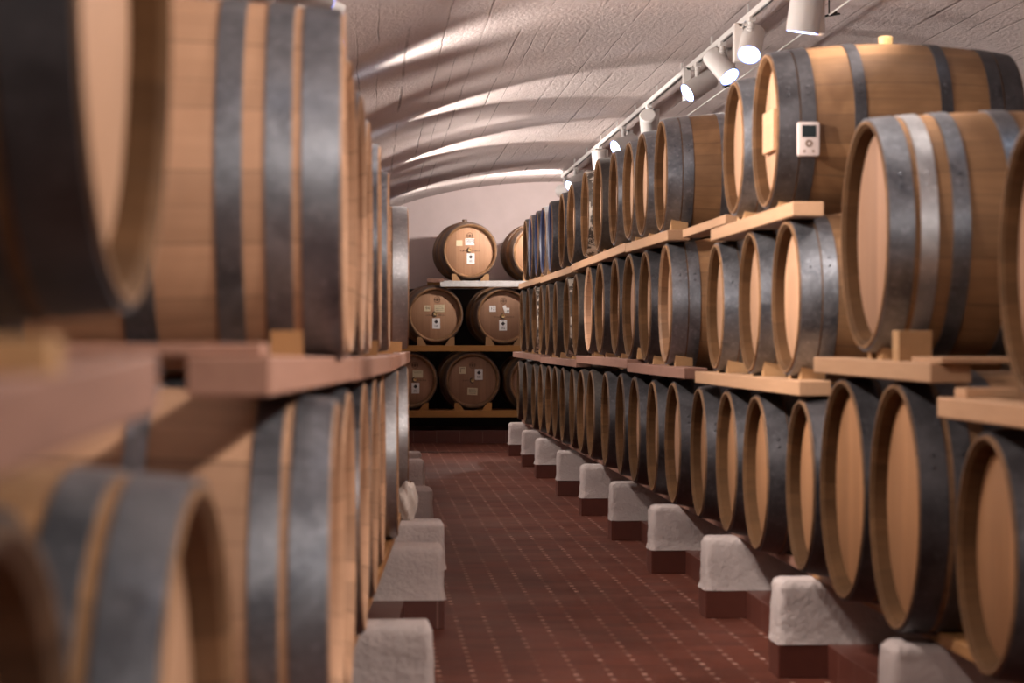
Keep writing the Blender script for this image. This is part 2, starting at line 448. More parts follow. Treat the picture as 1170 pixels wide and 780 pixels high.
# tiled step below the end rack, drain line and the tiled kerbs that join the piers
b = MB(); b.box((XL, 28.25, 0), (4.6, YB, .145), .004); struct(b, 'trim_1', M['tile_base'])
b = MB(); b.box((-.2, 25.9, -.001), (1.75, 25.96, .003)); struct(b, 'trim_2', M['dark_slot'])
b = MB(); b.box((1.61, 2.5, 0), (2.45, 26.2, .118), .004); struct(b, 'trim_3', M['tile_base'])
PX = [(7.16, .184), (9.98, .30), (11.3, .344), (13.9, .357), (17.2, .386), (18.4, .392)]
b = MB()
V = [(-.16, .6), (.02, 7.2), (.14, 10), (.2, 18.6), (.22, 26)]
for (xa, ya), (xb, yb) in zip(V, V[1:]):
    b.add([(xa, ya, 0), (xb, yb, 0), (-1.1, yb, 0), (-1.1, ya, 0), (xa, ya, .118), (xb, yb, .118), (-1.1, yb, .118), (-1.1, ya, .118)],
          [(0, 1, 5, 4), (4, 5, 6, 7), (1, 2, 6, 5), (2, 3, 7, 6), (3, 0, 4, 7), (0, 3, 2, 1)])
struct(b, 'trim_4', M['tile_base'])

# ------------------------------------------------------------------ piers
def pier(xf, xb, y, label, group, w=.19, flip=1, top=H - .842, wmid=.119):
    """xf: the end towards the aisle; xb: the end under the barrels; y: the near face"""
    root = empty('barrel_pier', ((xf + xb) / 2, y + w / 2, 0)); tag(root, label, 'pier', group)
    cx = (xf + xb) / 2; h = abs(xb - xf) / 2
    b = MB()
    import bmesh
    bm = bmesh.new(); bmesh.ops.create_cube(bm, size=1)
    for v in bm.verts: v.co = Vector((v.co.x * 2 * h, v.co.y * w, (top + wmid) / 2 + v.co.z * (top - wmid)))
    bmesh.ops.bevel(bm, geom=[e for e in bm.edges if max(v.co.z for v in e.verts) > wmid + .01], offset=.03, segments=4, affect='EDGES', profile=.5)
    bmesh.ops.subdivide_edges(bm, edges=[e for e in bm.edges if e.calc_length() > .08], cuts=5, use_grid_fill=True)
    rr = random.Random(int(y * 1000))
    for v in bm.verts:
        f = 1 if v.co.z > wmid + .005 else 0
        k = (top - v.co.z) / (top - wmid)
        v.co.x *= 1 + .012 * k + (.014 if k > .95 else 0); v.co.y *= 1 + .06 * k + (.09 if k > .95 else 0)
        v.co += Vector((rr.uniform(-.004, .004), rr.uniform(-.004, .004), rr.uniform(-.003, .003) * f))
    bm.verts.index_update(); V = [v.co.copy() for v in bm.verts]; Fc = [tuple(v.index for v in f.verts) for f in bm.faces]; bm.free()
    b.add(V, Fc); b.build('plaster_block', M['pier'], root, smooth=True)
    b = MB(); b.box((-h - .006, -w / 2 - .012, 0), (h + .006, w / 2 + .012, wmid + .001), .004)
    b.build('tiled_base', M['tile_base'], root)
    return root
ry = [6.6, 8.45, 10.3, 12.3, 14.35, 16.4, 18.5, 20.9, 22.8, 25.0]
for i, y in enumerate(ry):
    nm = ['nearest', 'second', 'third', 'fourth', 'fifth', 'sixth', 'seventh', 'eighth', 'ninth', 'farthest'][i]
    pier(1.44, 2.42, y, '%s white plaster pier on red tiles under the right-hand barrel row' % nm, 'piers under the right row')
pier(1.44, 2.42, 4.7, 'white plaster pier just outside the frame under the right-hand barrel row', 'piers under the right row')
lp = [(3.0, -.02, 'white plaster pier below the frame under the front of the left row'), (5.1, .09, 'white plaster pier just below the frame under the left row')]
for (y, x), nm in zip(PX, ['nearest and lowest in view', 'second, broad', 'third, partly hidden', 'fourth, sharply lit', 'fifth, small', 'farthest in view, small']):
    lp.append((y, x, 'white plaster pier under the left-hand barrel row, %s' % nm))
for y, x, lb in lp:
    pier(x, x - 1.1, y, lb, 'piers under the left row', w=.22)

# ------------------------------------------------------------------ beams
def beam(p, q, w, t, mat, label, name='rack_beam', inward=1, group=None, top_shift=0, bev=.003):
    """p,q: (x, y, top) of the aisle edge at near and far end; w width away from the aisle"""
    (x0, y0, z0), (x1, y1, z1) = p, q
    base = Vector((x0, y0, z0 - t)); b = MB()
    V = []
    for (x, y, z) in (p, q):
        for dx, dz in ((0, -t), (w * inward, -t), (w * inward, 0), (0, 0)): V.append(Vector((x + dx, y, z + dz)) - base)
    Fc = [(0, 1, 2, 3), (7, 6, 5, 4), (0, 4, 5, 1), (1, 5, 6, 2), (2, 6, 7, 3), (3, 7, 4, 0)]
    if inward < 0: Fc = [tuple(reversed(f)) for f in Fc]
    import bmesh
    bm = bmesh.new(); vs = [bm.verts.new(v) for v in V]
    for f in Fc: bm.faces.new([vs[i] for i in f])
    bmesh.ops.recalc_face_normals(bm, faces=bm.faces)
    bmesh.ops.bevel(bm, geom=list(bm.edges), offset=bev, segments=1, affect='EDGES')
    bm.verts.index_update(); VV = [v.co.copy() for v in bm.verts]; FF = [tuple(v.index for v in f.verts) for f in bm.faces]; bm.free()
    b.add(VV, FF); o = b.build(name, M[mat], None, base)
    tag(o, label, 'beam', group); return o
RX = 1.47
# (near y, far y, top near, top far) relative to the camera height
def rrun(segs, w, t, where, grp):
    for k, (y0, y1, z0, z1, mat, lb) in enumerate(segs):
        beam((RX - .02, y0, H + z0), (RX - .02, y1, H + z1), w, t, mat, lb, group=grp)
        beam((RX + .72, y0, H + z0), (RX + .72, y1, H + z1), w, t, mat, 'rear beam behind the ' + lb.replace('pale ', '').replace('brown ', ''), group='rear rack beams')
rrun([(6.2, 7.85, -.056, -.050, 'beam_pale', 'short raised pale beam under the big barrel of the right middle tier'),
      (4.3, 6.12, -.142, -.142, 'beam_pale', 'low pale beam at the right edge under the nearest right barrel'),
      (8.12, 10.75, -.133, -.133, 'beam_pale', 'pale beam in the right middle tier under three small bright barrels'),
      (11.12, 13.6, -.122, -.120, 'beam_brown', 'brown beam carrying the right middle tier, nearest brown length'),
      (13.62, 17.0, -.100, -.098, 'beam_brown', 'brown beam carrying the right middle tier, second brown length'),
      (17.02, 20.6, -.130, -.130, 'beam_brown', 'brown beam carrying the right middle tier, third brown length'),
      (20.62, 24.6, -.118, -.104, 'beam_brown', 'brown beam carrying the right middle tier, farthest length')],
     .11, .052, 'middle', 'beams of the right middle tier')
rrun([(8.25, 10.25, .482, .478, 'beam_pale', 'pale beam under the barrel with the little screen, right top tier'),
      (11.75, 13.7, .545, .555, 'beam_pale', 'pale beam of the right top tier ending below the wide brown barrel'),
      (13.72, 17.4, .563, .556, 'beam_pale', 'pale beam of the right top tier, middle length'),
      (17.42, 20.6, .547, .548, 'beam_pale', 'pale beam of the right top tier, next to the farthest length'),
      (20.62, 23.6, .556, .562, 'beam_pale', 'pale beam of the right top tier, farthest length')],
     .11, .05, 'top', 'beams of the right top tier')
for k, (y0, y1, lb) in enumerate([(4.6, 8.55, 'nearest'), (8.6, 12.4, 'second'), (12.45, 16.5, 'third'), (16.55, 20.95, 'fourth'), (21.0, 25.15, 'farthest')]):
    for xx, r in ((1.575, ''), (2.2, 'rear ')):
        beam((xx, y0, H - .805), (xx, y1, H - .805), .1, .036, 'beam_orange' if k == 0 else 'beam_brown', '%s %sbeam on the piers below the right bottom tier' % (lb, r), group='bottom beams of the right row')
# boards that fill in between the wide brown top barrel and its beam
beam((RX + .05, 10.3, H + .545), (RX + .05, 11.72, H + .545), .10, .04, 'beam_pale', 'short pale spacer beam beside the wide brown barrel of the top tier')

# ------------------------------------------------------------------ chocks
def chock_mesh(w, d, h1, h2):
    b = MB()   # wedge that leans against a barrel on its -Y side
    V = [(0, 0, 0), (w, 0, 0), (w, d, 0), (0, d, 0), (0, 0, h1), (w, 0, h1), (w, d, h2), (0, d, h2), (0, d * .45, h1 + (h2 - h1) * .35), (w, d * .45, h1 + (h2 - h1) * .35)]
    Fc = [(0, 3, 2, 1), (0, 1, 5, 4), (1, 2, 6, 9, 5), (2, 3, 7, 6), (3, 0, 4, 8, 7), (4, 5, 9, 8), (8, 9, 6, 7)]
    b.add(V, Fc); return mesh('chock', b.V, b.F, M['chock'])
CH = chock_mesh(.085, .065, .018, .072)
def chock(x, y, z, side, label, group, rz=0, s=1):
    """side +1: stands on the far (+Y) side of the barrel"""
    o = link('wooden_chock', CH, None, (x, y, z), (0, 0, rz)); o.scale = (s, side * s, s)
    tag(o, label, 'chock', group); return o
def pair(x, yc, bottom, R, beamtop, label, group, s=1):
    # distance at which the barrel's round is as high as the wedge's low edge
    g = bottom - beamtop
    hh = max(.018 * s - g, .0); d = math.sqrt(max(R * R - (R - hh) ** 2, 0)) + .035
    for sd in (1, -1): chock(x + .035, yc + sd * d, beamtop, sd, label, group, s=s)

# ------------------------------------------------------------------ right row
# bottom tier: pixel column of the lowest point of the front rim, its height below the camera, radius
low = [(1124, .805, .293, 'small'), (1020, .815, .35, 'large'), (960.5, .808, .346, 'large'), (913, .79, .297, 'small'), (862, .80, .298, 'small'), (828.7, .79, .294, 'small'),
       (797, .79, .292, 'small'), (767.5, .792, .298, 'small'), (744.3, .79, .293, 'small'), (723.6, .79, .297, 'small'), (707.8, .785, .297, 'small'), (690.7, .785, .297, 'small'),
       (674, .78, .295, 'small'), (663, .78, .292, 'small'), (653, .775, .292, 'small'), (642, .78, .292, 'small'), (633.5, .775, .292, 'small'), (626, .775, .29, 'small'),
       (617, .78, .292, 'small'), (609, .79, .292, 'small'), (599.5, .78, .292, 'small'), (591.6, .775, .292, 'small')]
mid = [(896.7, .117, .274, 'small'), (855, .123, .276, 'small'), (816, .122, .271, 'small'), (759, .112, .300, 'small'), (735.8, .108, .298, 'small'), (717.5, .096, .298, 'small'),
       (701.7, .08, .293, 'small'), (684.3, .08, .295, 'small'), (671.6, .075, .295, 'small'), (657, .11, .297, 'small'), (646.7, .112, .295, 'small'), (634, .117, .297, 'small'),
       (625, .113, .297, 'small'), (617.5, .105, .296, 'small'), (610, .10, .296, 'small'), (602.5, .094, .296, 'small'), (595.3, .092, .296, 'small')]
top = [(873, -.497, .289, 'small'), (836.7, -.513, .272, 'small'), (754, -.557, .284, 'small'), (732, -.573, .281, 'small'), (717, -.583, .28, 'small'), (700, -.585, .284, 'small'),
       (682, -.587, .298, 'small'), (667.5, -.58, .295, 'small'), (651.7, -.572, .297, 'small'), (641, -.568, .288, 'small'), (628, -.566, .29, 'small'),
       (619.7, -.57, .29, 'small'), (612.5, -.575, .29, 'small'), (605.5, -.582, .29, 'small'), (599.5, -.585, .288, 'small')]
def rrow(lst, tier, cfg, start=1):
    for i, (px, dn, R, kind) in enumerate(lst):
        y = at_x(px, RX); k = i + start
        c = dict(stave='stave_worn', head='head_pale', hoop='hoop_grey'); c.update(cfg(i, px))
        lb = c.pop('label', None) or 'oak barrel, %s from the front in the %s tier of the right-hand row' % (ORD[k], tier)
        rz = math.radians(random.uniform(-1, 1) + c.pop('rz', 0))
        ext = c.pop('x', 0)
        o, s = make_barrel(kind, R, (RX + ext, y, H - dn + R), rz, label=lb, group='barrels in the %s tier of the right row' % tier, **c)
        YS.append((tier, y, H - dn, R))
YS = []
def cfg_low(i, px):
    d = dict(head='head_gold' if i < 7 else 'head_pink', hoop='hoop_dark', stave='stave_worn')
    if i in (9, 11): d['head'] = 'head_pink'
    if i in (0,): d['label'] = 'nearest oak barrel of the right bottom tier, white glare on its hoop'
    if i in (1,): d['label'] = 'big oak barrel second from the front in the right bottom tier'
    if i in (2,): d['label'] = 'big oak barrel third from the front in the right bottom tier'
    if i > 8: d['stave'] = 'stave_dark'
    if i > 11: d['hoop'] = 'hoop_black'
    return d
def cfg_mid(i, px):
    d = dict(head='head_pale', hoop='hoop_grey', stave='stave_worn')
    if i < 3: d['stave'] = 'stave_gold'
    if i == 3: d['stave'] = 'stave_gold'; d['chime'] = 'stave_worn'
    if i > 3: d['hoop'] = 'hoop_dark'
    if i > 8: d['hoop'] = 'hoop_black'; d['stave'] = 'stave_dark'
    if i in (5, 8): d['head'] = 'head_pink'
    if i == 8: d['chime'] = 'stave_pale'
    if i == 10: d['head'] = 'head_pink'; d['hoop'] = 'hoop_flaked'
    if i == 14: d['hoop'] = 'hoop_flaked'
    return d
def cfg_top(i, px):
    d = dict(head='head_pale', hoop='hoop_grey', stave='stave_worn')
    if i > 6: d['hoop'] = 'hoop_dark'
    if i == 0: d.update(stave='stave_gold', bung='bung', hoop='hoop_dark', label='golden oak barrel lying on the right top tier with a small screen on its hoop')
    if i == 1: d.update(stave='stave_gold', hoop='hoop_grey', label='oak barrel just behind the one with the small screen, right top tier')
    if i == 2: d.update(stave='stave_gold', label='golden brown oak barrel with two grey hoops and brightly lit top, right top tier')
    if i == 6: d.update(hoop='hoop_black', label='oak barrel with black hoops and a glaring lit top, right top tier')
    if i == 7: d.update(hoop='hoop_flaked', label='oak barrel with flaking black and white hoop, right top tier')
    if i in (8, 9): d.update(hoop='hoop_dark')
    if i in (10, 11, 12, 13): d.update(chime='blue_paint', label='oak barrel with blue painted rim, %s of the blue ones, right top tier' % ['nearest', 'second', 'third', 'farthest'][i - 10])
    if i in (11,): d['hoop'] = 'hoop_bright'
    if i == 14: d.update(hoop='hoop_black')
    return d
rrow(low, 'bottom', cfg_low)
rrow(mid, 'middle', cfg_mid, 3)
rrow(top, 'top', cfg_top)
# the two big barrels of the middle tier at the right
y = at_x(986, RX)
make_barrel('large', .346, (RX, y, H + .318), 0, 'stave_gold', 'head_pink', 'hoop_grey', 'big oak barrel with four broad silver hoops, right middle tier', 'barrels in the middle tier of the right row', hoop2='hoop_bright')
YS.append(('middle', y, H - .028, .346))
make_barrel('large', .30, (RX, 5.35, H + .185), math.radians(-3), 'stave_gold', 'head_pink', 'hoop_dark', 'oak barrel cut off by the right edge of the picture', 'barrels in the middle tier of the right row')
YS.append(('middle', 5.35, H - .115, .30))
BT = {'middle': [(6.2, 7.85, -.053), (4.3, 6.12, -.142), (8.12, 10.75, -.133), (11.12, 13.6, -.121), (13.62, 17.0, -.099), (17.02, 20.6, -.130), (20.62, 24.6, -.111)],
      'top': [(8.25, 10.25, .480), (11.75, 13.7, .55), (13.72, 17.4, .56), (17.42, 20.6, .547), (20.62, 23.6, .559)]}
for tier, yy, bot, R in YS:
    if tier not in BT: continue
    for a, c, z in BT[tier]:
        if a <= yy <= c:
            pair(RX - .0, yy, bot, R, H + z, 'small pale wooden chock wedged under a barrel of the right %s tier' % tier, 'chocks of the right %s tier' % tier)

# tall block and flat board on the raised beam
def block(name, lo, hi, mat, label, cat, bev=.003, rz=0):
    c = Vector(((lo[0] + hi[0]) / 2, (lo[1] + hi[1]) / 2, lo[2])); b = MB()
    b.box(Vector(lo) - c, Vector(hi) - c, bev); o = b.build(name, M[mat], None, c, (0, 0, rz)); tag(o, label, cat); return o
block('wooden_block', (1.46, 6.62, H - .055), (1.555, 6.70, H + .03), 'chock', 'tall square end-grain block on the raised beam below the big silver-hooped barrel', 'block')
block('wooden_board', (1.47, 6.15, H - .0555), (1.70, 6.5, H - .041), 'beam_pale', 'thin pale board lying across the near end of the raised beam', 'board')
block('wooden_board', (1.49, 5.98, H - .142), (1.62, 6.1, H - .118), 'beam_pale', 'thin pale board on the low beam beside the right edge barrel', 'board')

# little screen device fastened on the hoop of the first top barrel
y0 = at_x(873, RX); yf = y0 - .312
xd = x_at(922.5, yf); zd = hgt(159.5, xd, yf)
dv = empty('barrel_monitor', (xd, yf - .022, zd - .062)); tag(dv, 'pale pink handheld monitor with dark screen and round button fixed on barrel hoop', 'device')
b = MB(); b.box((-.040, -.008, 0), (.040, .022, .124), .009); b.build('casing', M['device'], dv, smooth=True)
b = MB(); b.box((-.025, -.0105, .068), (.027, -.006, .112), .001); b.build('screen', M['screen'], dv)
b = MB(); b.lathe([(0, .007), (0, .013), (.002, .013), (.002, .007)], 24, 0, Matrix.Translation((.0, -.0105, .046)) @ Matrix.Rotation(PI / 2, 4, 'Z'), closed=True); b.build('round_button', M['stamp'], dv)
for s in (-1, 1):
    b = MB(); b.box((s * .016 - .004, -.0095, .014), (s * .016 + .004, -.007, .022), .001); b.build('small_button', M['stamp'], dv)
# wooden board standing in the recess of the same barrel
block('wooden_board', (RX + .022, y0 - .07, H + .71), (RX + .045, y0 + .17, H + .865), 'beam_pale', 'small pale board set in the recess of the barrel with the screen', 'board')

# ------------------------------------------------------------------ left row
def lrow(lst, tier, cfgs):
    for i, (X, Y, c, R, kind, yaw) in enumerate(lst):
        d = dict(stave='stave_pale', head='head_pale', hoop='hoop_grey', chime='stave_pale'); d.update(cfgs.get(i, {}))
        lb = d.pop('label', None) or 'pale oak barrel, %s from the front in the %s tier of the left-hand row' % (ORD[i + 1], tier)
        make_barrel(kind, R, (X, Y, H + c), PI - math.radians(yaw), label=lb, group='barrels in the %s tier of the left row' % tier, **d)
lrow([(-.255, 1.72, -.46, .34, 'small', 2), (-.177, 2.55, -.49, .345, 'medium', 3), (-.056, 4.3, -.45, .348, 'medium', 1.5), (-.045, 5.5, -.455, .345, 'large', 2),
      (-.012, 6.65, -.455, .345, 'large', 2), (.018, 7.6, -.455, .345, 'large', 2), (.047, 8.7, -.455, .345, 'large', 2), (.115, 9.9, -.455, .345, 'large', 1), (.185, 11.9, -.455, .33, 'large', 0)], 'bottom',
     {0: dict(label='blurred dark-rimmed oak barrel in the bottom left corner', stave='stave_dark', hoop='hoop_dark', head='head_gold', chime='stave_dark'), 1: dict(label='blurred oak barrel with two wide grey hoops at the lower left edge', stave='stave_gold', chime='stave_worn'), 8: dict(hoop='hoop_bright'), 7: dict(hoop='hoop_bright'),
      2: dict(label='big pale oak barrel with slate grey hoops, lower left of centre', hoop='hoop_grey')})
lrow([(-.24, 2.45, .36, .33, 'large', 2.5), (-.05, 4.9, .315, .352, 'large', 0), (-.045, 5.7, .315, .35, 'large', 2.6), (-.02, 6.5, .315, .35, 'large', 2),
      (.0, 7.3, .315, .35, 'large', 1.5), (.035, 8.2, .315, .35, 'large', 1), (.075, 9.5, .315, .35, 'large', 1), (.187, 12.0, .315, .35, 'large', 0)], 'upper',
     {0: dict(label='nearest blurred oak barrel with a wide dark hoop, upper left edge', stave='stave_worn', hoop='hoop_dark', chime='chime'),
      7: dict(hoop='hoop_bright'), 4: dict(hoop='hoop_bright'),
      1: dict(label='large pale oak barrel with three grey hoops filling the upper left', hoop='hoop_grey')})
for k, (p, q, lb) in enumerate([((-.215, 1.25, H - .026), (-.20, 2.3, H - .012), 'blurred beam end under the nearest barrel, left edge'),
                                ((-.135, 3.3, H - .020), (-.035, 5.6, H - .036), 'blurred pinkish beam in the left row with its end grain showing'),
                                ((-.03, 5.62, H - .038), (.075, 8.3, H - .048), 'second pinkish beam of the left row'),
                                ((.078, 8.32, H - .048), (.205, 12.4, H - .05), 'farthest pinkish beam of the left row')]):
    beam(p, q, .115, .055, 'beam_pink' if k else 'beam_brown', lb, inward=-1, group='beams of the left row')
    beam((p[0] - .72, p[1], p[2]), (q[0] - .72, q[1], q[2]), .11, .055, 'beam_pale', 'rear beam behind the ' + lb, inward=-1, group='rear rack beams')
for (y0b, x0b, y1b, x1b, lb) in [(1.2, -.3, 5.2, -.1, 'nearest'), (5.22, -.1, 10.1, .1, 'middle'), (10.12, .1, 14.0, .24, 'farthest')]:
    for dx, r in ((0, ''), (-.72, 'rear ')):
        beam((x0b + dx, y0b, H - .805), (x1b + dx, y1b, H - .805), .1, .037, 'beam_orange', '%s %sbeam on the piers below the left bottom tier' % (lb, r), inward=-1, group='bottom beams of the left row')
block('wooden_board', (-.42, 3.35, H - .0195), (-.15, 3.60, H - .003), 'beam_pink', 'blurred board lying across the near end of the left row beam', 'board')
block('wooden_block', (-.262, 1.60, H - .0225), (-.209, 1.66, H + .003), 'chock', 'blurred square block on the beam at the left edge', 'block')
for (X, Y, z) in [(-.10, 4.55, H - .030), (-.06, 5.25, H - .035), (.05, 7.7, H - .047), (.12, 9.9, H - .05), (.175, 11.45, H - .051)]:
    o = chock(X - .085, Y, z, -1, 'small wooden chock wedged under a barrel of the left upper tier', 'chocks of the left row', s=.7)
    o.material_slots[0].link = 'OBJECT'; o.material_slots[0].material = M['beam_orange']
# crumpled cloth on a left pier
import bmesh
bm = bmesh.new(); bmesh.ops.create_icosphere(bm, subdivisions=4, radius=1)
rr = random.Random(3)
from mathutils import noise as mn
for v in bm.verts:
    n_ = mn.noise(v.co * 1.8) * .22 + abs(mn.noise(v.co * 4)) * .16
    v.co *= (1 + n_); v.co = Vector((v.co.x * .05, v.co.y * .06, max(v.co.z, -.85) * .095 + .081))
bm.verts.index_update(); b = MB(); b.add([v.co.copy() for v in bm.verts], [tuple(v.index for v in f.verts) for f in bm.faces]); bm.free()
o = b.build('crumpled_cloth', M['cloth'], None, (.175, 11.42, H - .842), smooth=True)
tag(o, 'off-white crumpled cloth bundle lying on a left pier beside the barrels', 'cloth')
for i_ in (0,): pass

# ------------------------------------------------------------------ end rack
YE = 28.25
def xe(px): return x_at(px, YE)
def he(py, px=540): return hgt(py, xe(px), YE)
RB = .318
def card(parent, x, z, w, h, mat, name, marks=(), rz=0, y=None, L=.94):
    """flat card on a barrel head; parent's front end faces local -X, card coordinates (across, up) about the axis"""
    c = empty_mesh = MB(); X = -L / 2 + .046
    R = Matrix.Rotation(rz, 4, 'X')
    c.box((X - .003, -w / 2, -h / 2), (X + .001, w / 2, h / 2), 0, 0, Matrix.Translation((0, -x, z)) @ R)
    for (mx, mz, mw, mh) in marks:
        if mw < 0:    # diamond
            s_ = -mw; Q = Matrix.Translation((0, -x, z)) @ R @ Matrix.Translation((0, -mx, mz)) @ Matrix.Rotation(PI / 4, 4, 'X')
            c.box((X - .0045, -s_ / 2, -s_ / 2), (X - .002, s_ / 2, s_ / 2), 0, 1, Q)
        else:
            Q = Matrix.Translation((0, -x, z)) @ R @ Matrix.Translation((0, -mx, mz))
            c.box((X - .0045, -mw / 2, -mh / 2), (X - .002, mw / 2, mh / 2), 0, 1, Q)
    o = c.build(name, [M[mat], M['ink']], parent, (0, 0, KIND['small'][1])); return o
def stamp(parent, x, z, r):
    X = -.47 + .046; b = MB(); T = Matrix.Translation((X - .001, -x, z))
    b.lathe([(0, r - .006), (0, r), (.002, r), (.002, r - .006)], 28, 0, T, closed=True)
    b.box((-.001, -.012, -.016), (.002, .012, .016), 0, 0, T)
    b.box((-.001, -.03, -r * .25), (.002, -.018, r * .3), 0, 0, T); b.box((-.001, .018, -r * .25), (.002, .03, r * .3), 0, 0, T)
    b.build('round_stamp', M['stamp'], parent, (0, 0, KIND['small'][1]))
def script_line(parent, x0, x1, z):
    """burnt lettering, too small in the photograph to read, with the tap hole in its middle"""
    X = -.47 + .046; b = MB(); rr = random.Random(int(z * 1e4) + 5); x = x0
    while x < x1:
        w = rr.uniform(.006, .011)
        if abs(x) > .03: b.box((X - .0015, -x - w / 2, z - rr.uniform(.004, .008)), (X + .001, -x + w / 2, z + rr.uniform(.002, .010)), 0, 0)
        x += w + rr.uniform(.003, .007)
    b.build('burnt_lettering', M['stamp'], parent, (0, 0, KIND['small'][1]))
def tap(parent, x, z):
    X = -.47 + .046; b = MB()
    b.lathe([(0, .0005), (-.012, .017), (0, .02)], 18, 0, Matrix.Translation((X, -x, z)))
    b.build('head_bung', M['bung'], parent, (0, 0, KIND['small'][1]))
    b = MB(); T = Matrix.Translation((X - .006, -x, z))
    for k in range(9):
        a0 = -2.0 + k * .38; a1 = a0 + .38
        b.tube(T @ Vector((0, .026 * math.cos(a0), .026 * math.sin(a0))), T @ Vector((0, .026 * math.cos(a1), .026 * math.sin(a1))), .005, 6)
    b.build('seal_ring', M['ink'], parent, (0, 0, KIND['small'][1]))
TAGM = [(0, .018, -.032, 0), (0, -.018, .04, .003), (0, -.028, .034, .003), (0, -.037, .04, .003), (0, .048, .03, .003)]
def digits(txt, parent, x, z, size):
    cu = bpy.data.curves.new('digits', 'FONT'); cu.body = txt; cu.size = size; cu.extrude = .001; cu.align_x = 'CENTER'; cu.align_y = 'CENTER'
    tmp = bpy.data.objects.new('tmp', cu); COL.objects.link(tmp)
    me = bpy.data.meshes.new_from_object(tmp); bpy.data.objects.remove(tmp)
    me.materials.clear(); me.materials.append(M['ink'])
    R = Matrix(((0, 0, -1, -.47 + .0415), (-1, 0, 0, -x), (0, 1, 0, z), (0, 0, 0, 1)))
    me.transform(R)
    link('written_number', me, parent, (0, 0, KIND['small'][1]))
def eb(px, py, lb, rot=5.5, **k):
    c = (xe(px), YE, he(py, px)); d = dict(stave='stave_gold', head='head_pale', hoop='hoop_rust', chime='stave_gold'); d.update(k)
    return make_barrel('small', RB, c, PI / 2 + math.radians(rot), label=lb, group='barrels on the end rack', **d)[0]
Bt = eb(537.5, 286.5, 'oak barrel alone on top of the end rack with bung and white tags', bung='bung_dark')
stamp(Bt, .0, .165, .036); tap(Bt, -.002, 0.01); script_line(Bt, -.10, .11, .0)
card(Bt, -.115, .085, .068, .062, 'paper_old', 'label_card'); card(Bt, -.0, .10, .10, .072, 'paper', 'label_card', [(0, .022, .085, .006), (0, .008, .07, .005), (-.01, -.006, .05, .005), (.047, .005, .006, .05)])
card(Bt, .01, -.082, .085, .115, 'paper', 'tag', TAGM)
B2 = eb(617, 288, 'oak barrel on the end rack top, half hidden by the right row'); stamp(B2, 0, .165, .036)
B3 = eb(498, 359.5, 'oak barrel with cream cards, left one of the middle shelf of the end rack')
stamp(B3, .02, .165, .036); tap(B3, .0, .01); script_line(B3, -.1, .11, -.005); card(B3, -.09, .07, .066, .062, 'paper_old', 'label_card'); digits('94', B3, -.085, .07, .045)
card(B3, .045, .07, .11, .08, 'paper_old', 'label_card', [(0, .028, .09, .003), (0, .012, .08, .003), (0, -.004, .085, .003), (0, -.02, .08, .003)]); card(B3, .01, -.095, .085, .115, 'paper', 'tag', TAGM)
B4 = eb(576, 361, 'oak barrel with torn white cards, right one of the middle shelf of the end rack', head='head_pink')
stamp(B4, .0, .165, .036); tap(B4, -.005, .0); script_line(B4, -.1, .11, -.01); card(B4, -.12, .08, .07, .066, 'paper', 'label_card'); digits('12', B4, -.12, .08, .05)
card(B4, .02, .075, .035, .085, 'paper', 'torn_label', (), -.35); card(B4, .05, .06, .03, .06, 'paper', 'torn_label', [(0, 0, .02, .01)]); card(B4, -.005, -.10, .085, .115, 'paper', 'tag', TAGM)
B5 = eb(468.5, 434.5, 'oak barrel at left of the lowest end rack shelf, partly hidden by the left row', head='head_pink')
card(B5, .09, .07, .11, .08, 'paper_old', 'label_card', [(0, .028, .09, .003), (0, .012, .08, .003)]); card(B5, .065, -.085, .085, .115, 'paper', 'tag', TAGM); stamp(B5, .06, .165, .036); script_line(B5, .05, .18, .0); tap(B5, .06, .01)
B6 = eb(540.5, 434.5, 'oak barrel in the middle of the lowest end rack shelf with three cards', head='head_pink')
stamp(B6, .0, .165, .034); tap(B6, .0, .0); script_line(B6, -.1, .11, .0); card(B6, -.11, .11, .075, .075, 'paper_old', 'label_card', [(.0, .022, .05, .005), (-.02, 0, .006, .045)])
card(B6, .07, .065, .085, .118, 'paper', 'tag', TAGM); card(B6, -.0, -.12, .11, .078, 'paper_old', 'label_card', [(0, .02, .085, .004), (0, .008, .08, .004), (0, -.006, .085, .004), (0, -.02, .07, .004)], .05)
B7 = eb(613.5, 436, 'oak barrel at right of the lowest end rack shelf, mostly hidden', head='head_pink')
def xbeam(px0, px1, y0p, y1p, dpt, mat, label, Y=YE):
    x0, x1 = xe(px0), xe(px1); zt, zb = he(y0p), he(y1p)
    o = block('end_rack_beam', (x0, Y - .03, zb), (x1, Y - .03 + dpt, zt), mat, label, 'beam', .004); return o
xbeam(440, 640, 394.6, 401.3, .10, 'beam_x', 'orange wooden beam under the middle shelf barrels of the end rack')
xbeam(440, 640, 468.6, 476.5, .10, 'beam_x', 'orange wooden beam under the lowest barrels of the end rack')
xbeam(503, 640, 320.8, 327.6, .10, 'steel_plank', 'pale grey mottled beam under the top barrel of the end rack')
xbeam(488, 507, 318.3, 322.5, .12, 'beam_brown', 'short brown board beside the left end of the grey end rack beam')
for nm, (a, c) in (('middle', (394.6, 401.3)), ('lowest', (468.6, 476.5)), ('top', (320.8, 327.6))):
    x0, x1 = xe(440 if nm != 'top' else 490), xe(640)
    block('end_rack_beam', (x0, YE + .72, he(c)), (x1, YE + .82, he(a)), 'beam_x', 'rear beam of the end rack, %s shelf' % nm, 'beam')
block('blue_box', (xe(548), YE + .95, he(320.8)), (xe(558), YE + 1.03, he(316)), 'blue_box', 'small blue plastic piece behind the top barrel of the end rack', 'box')
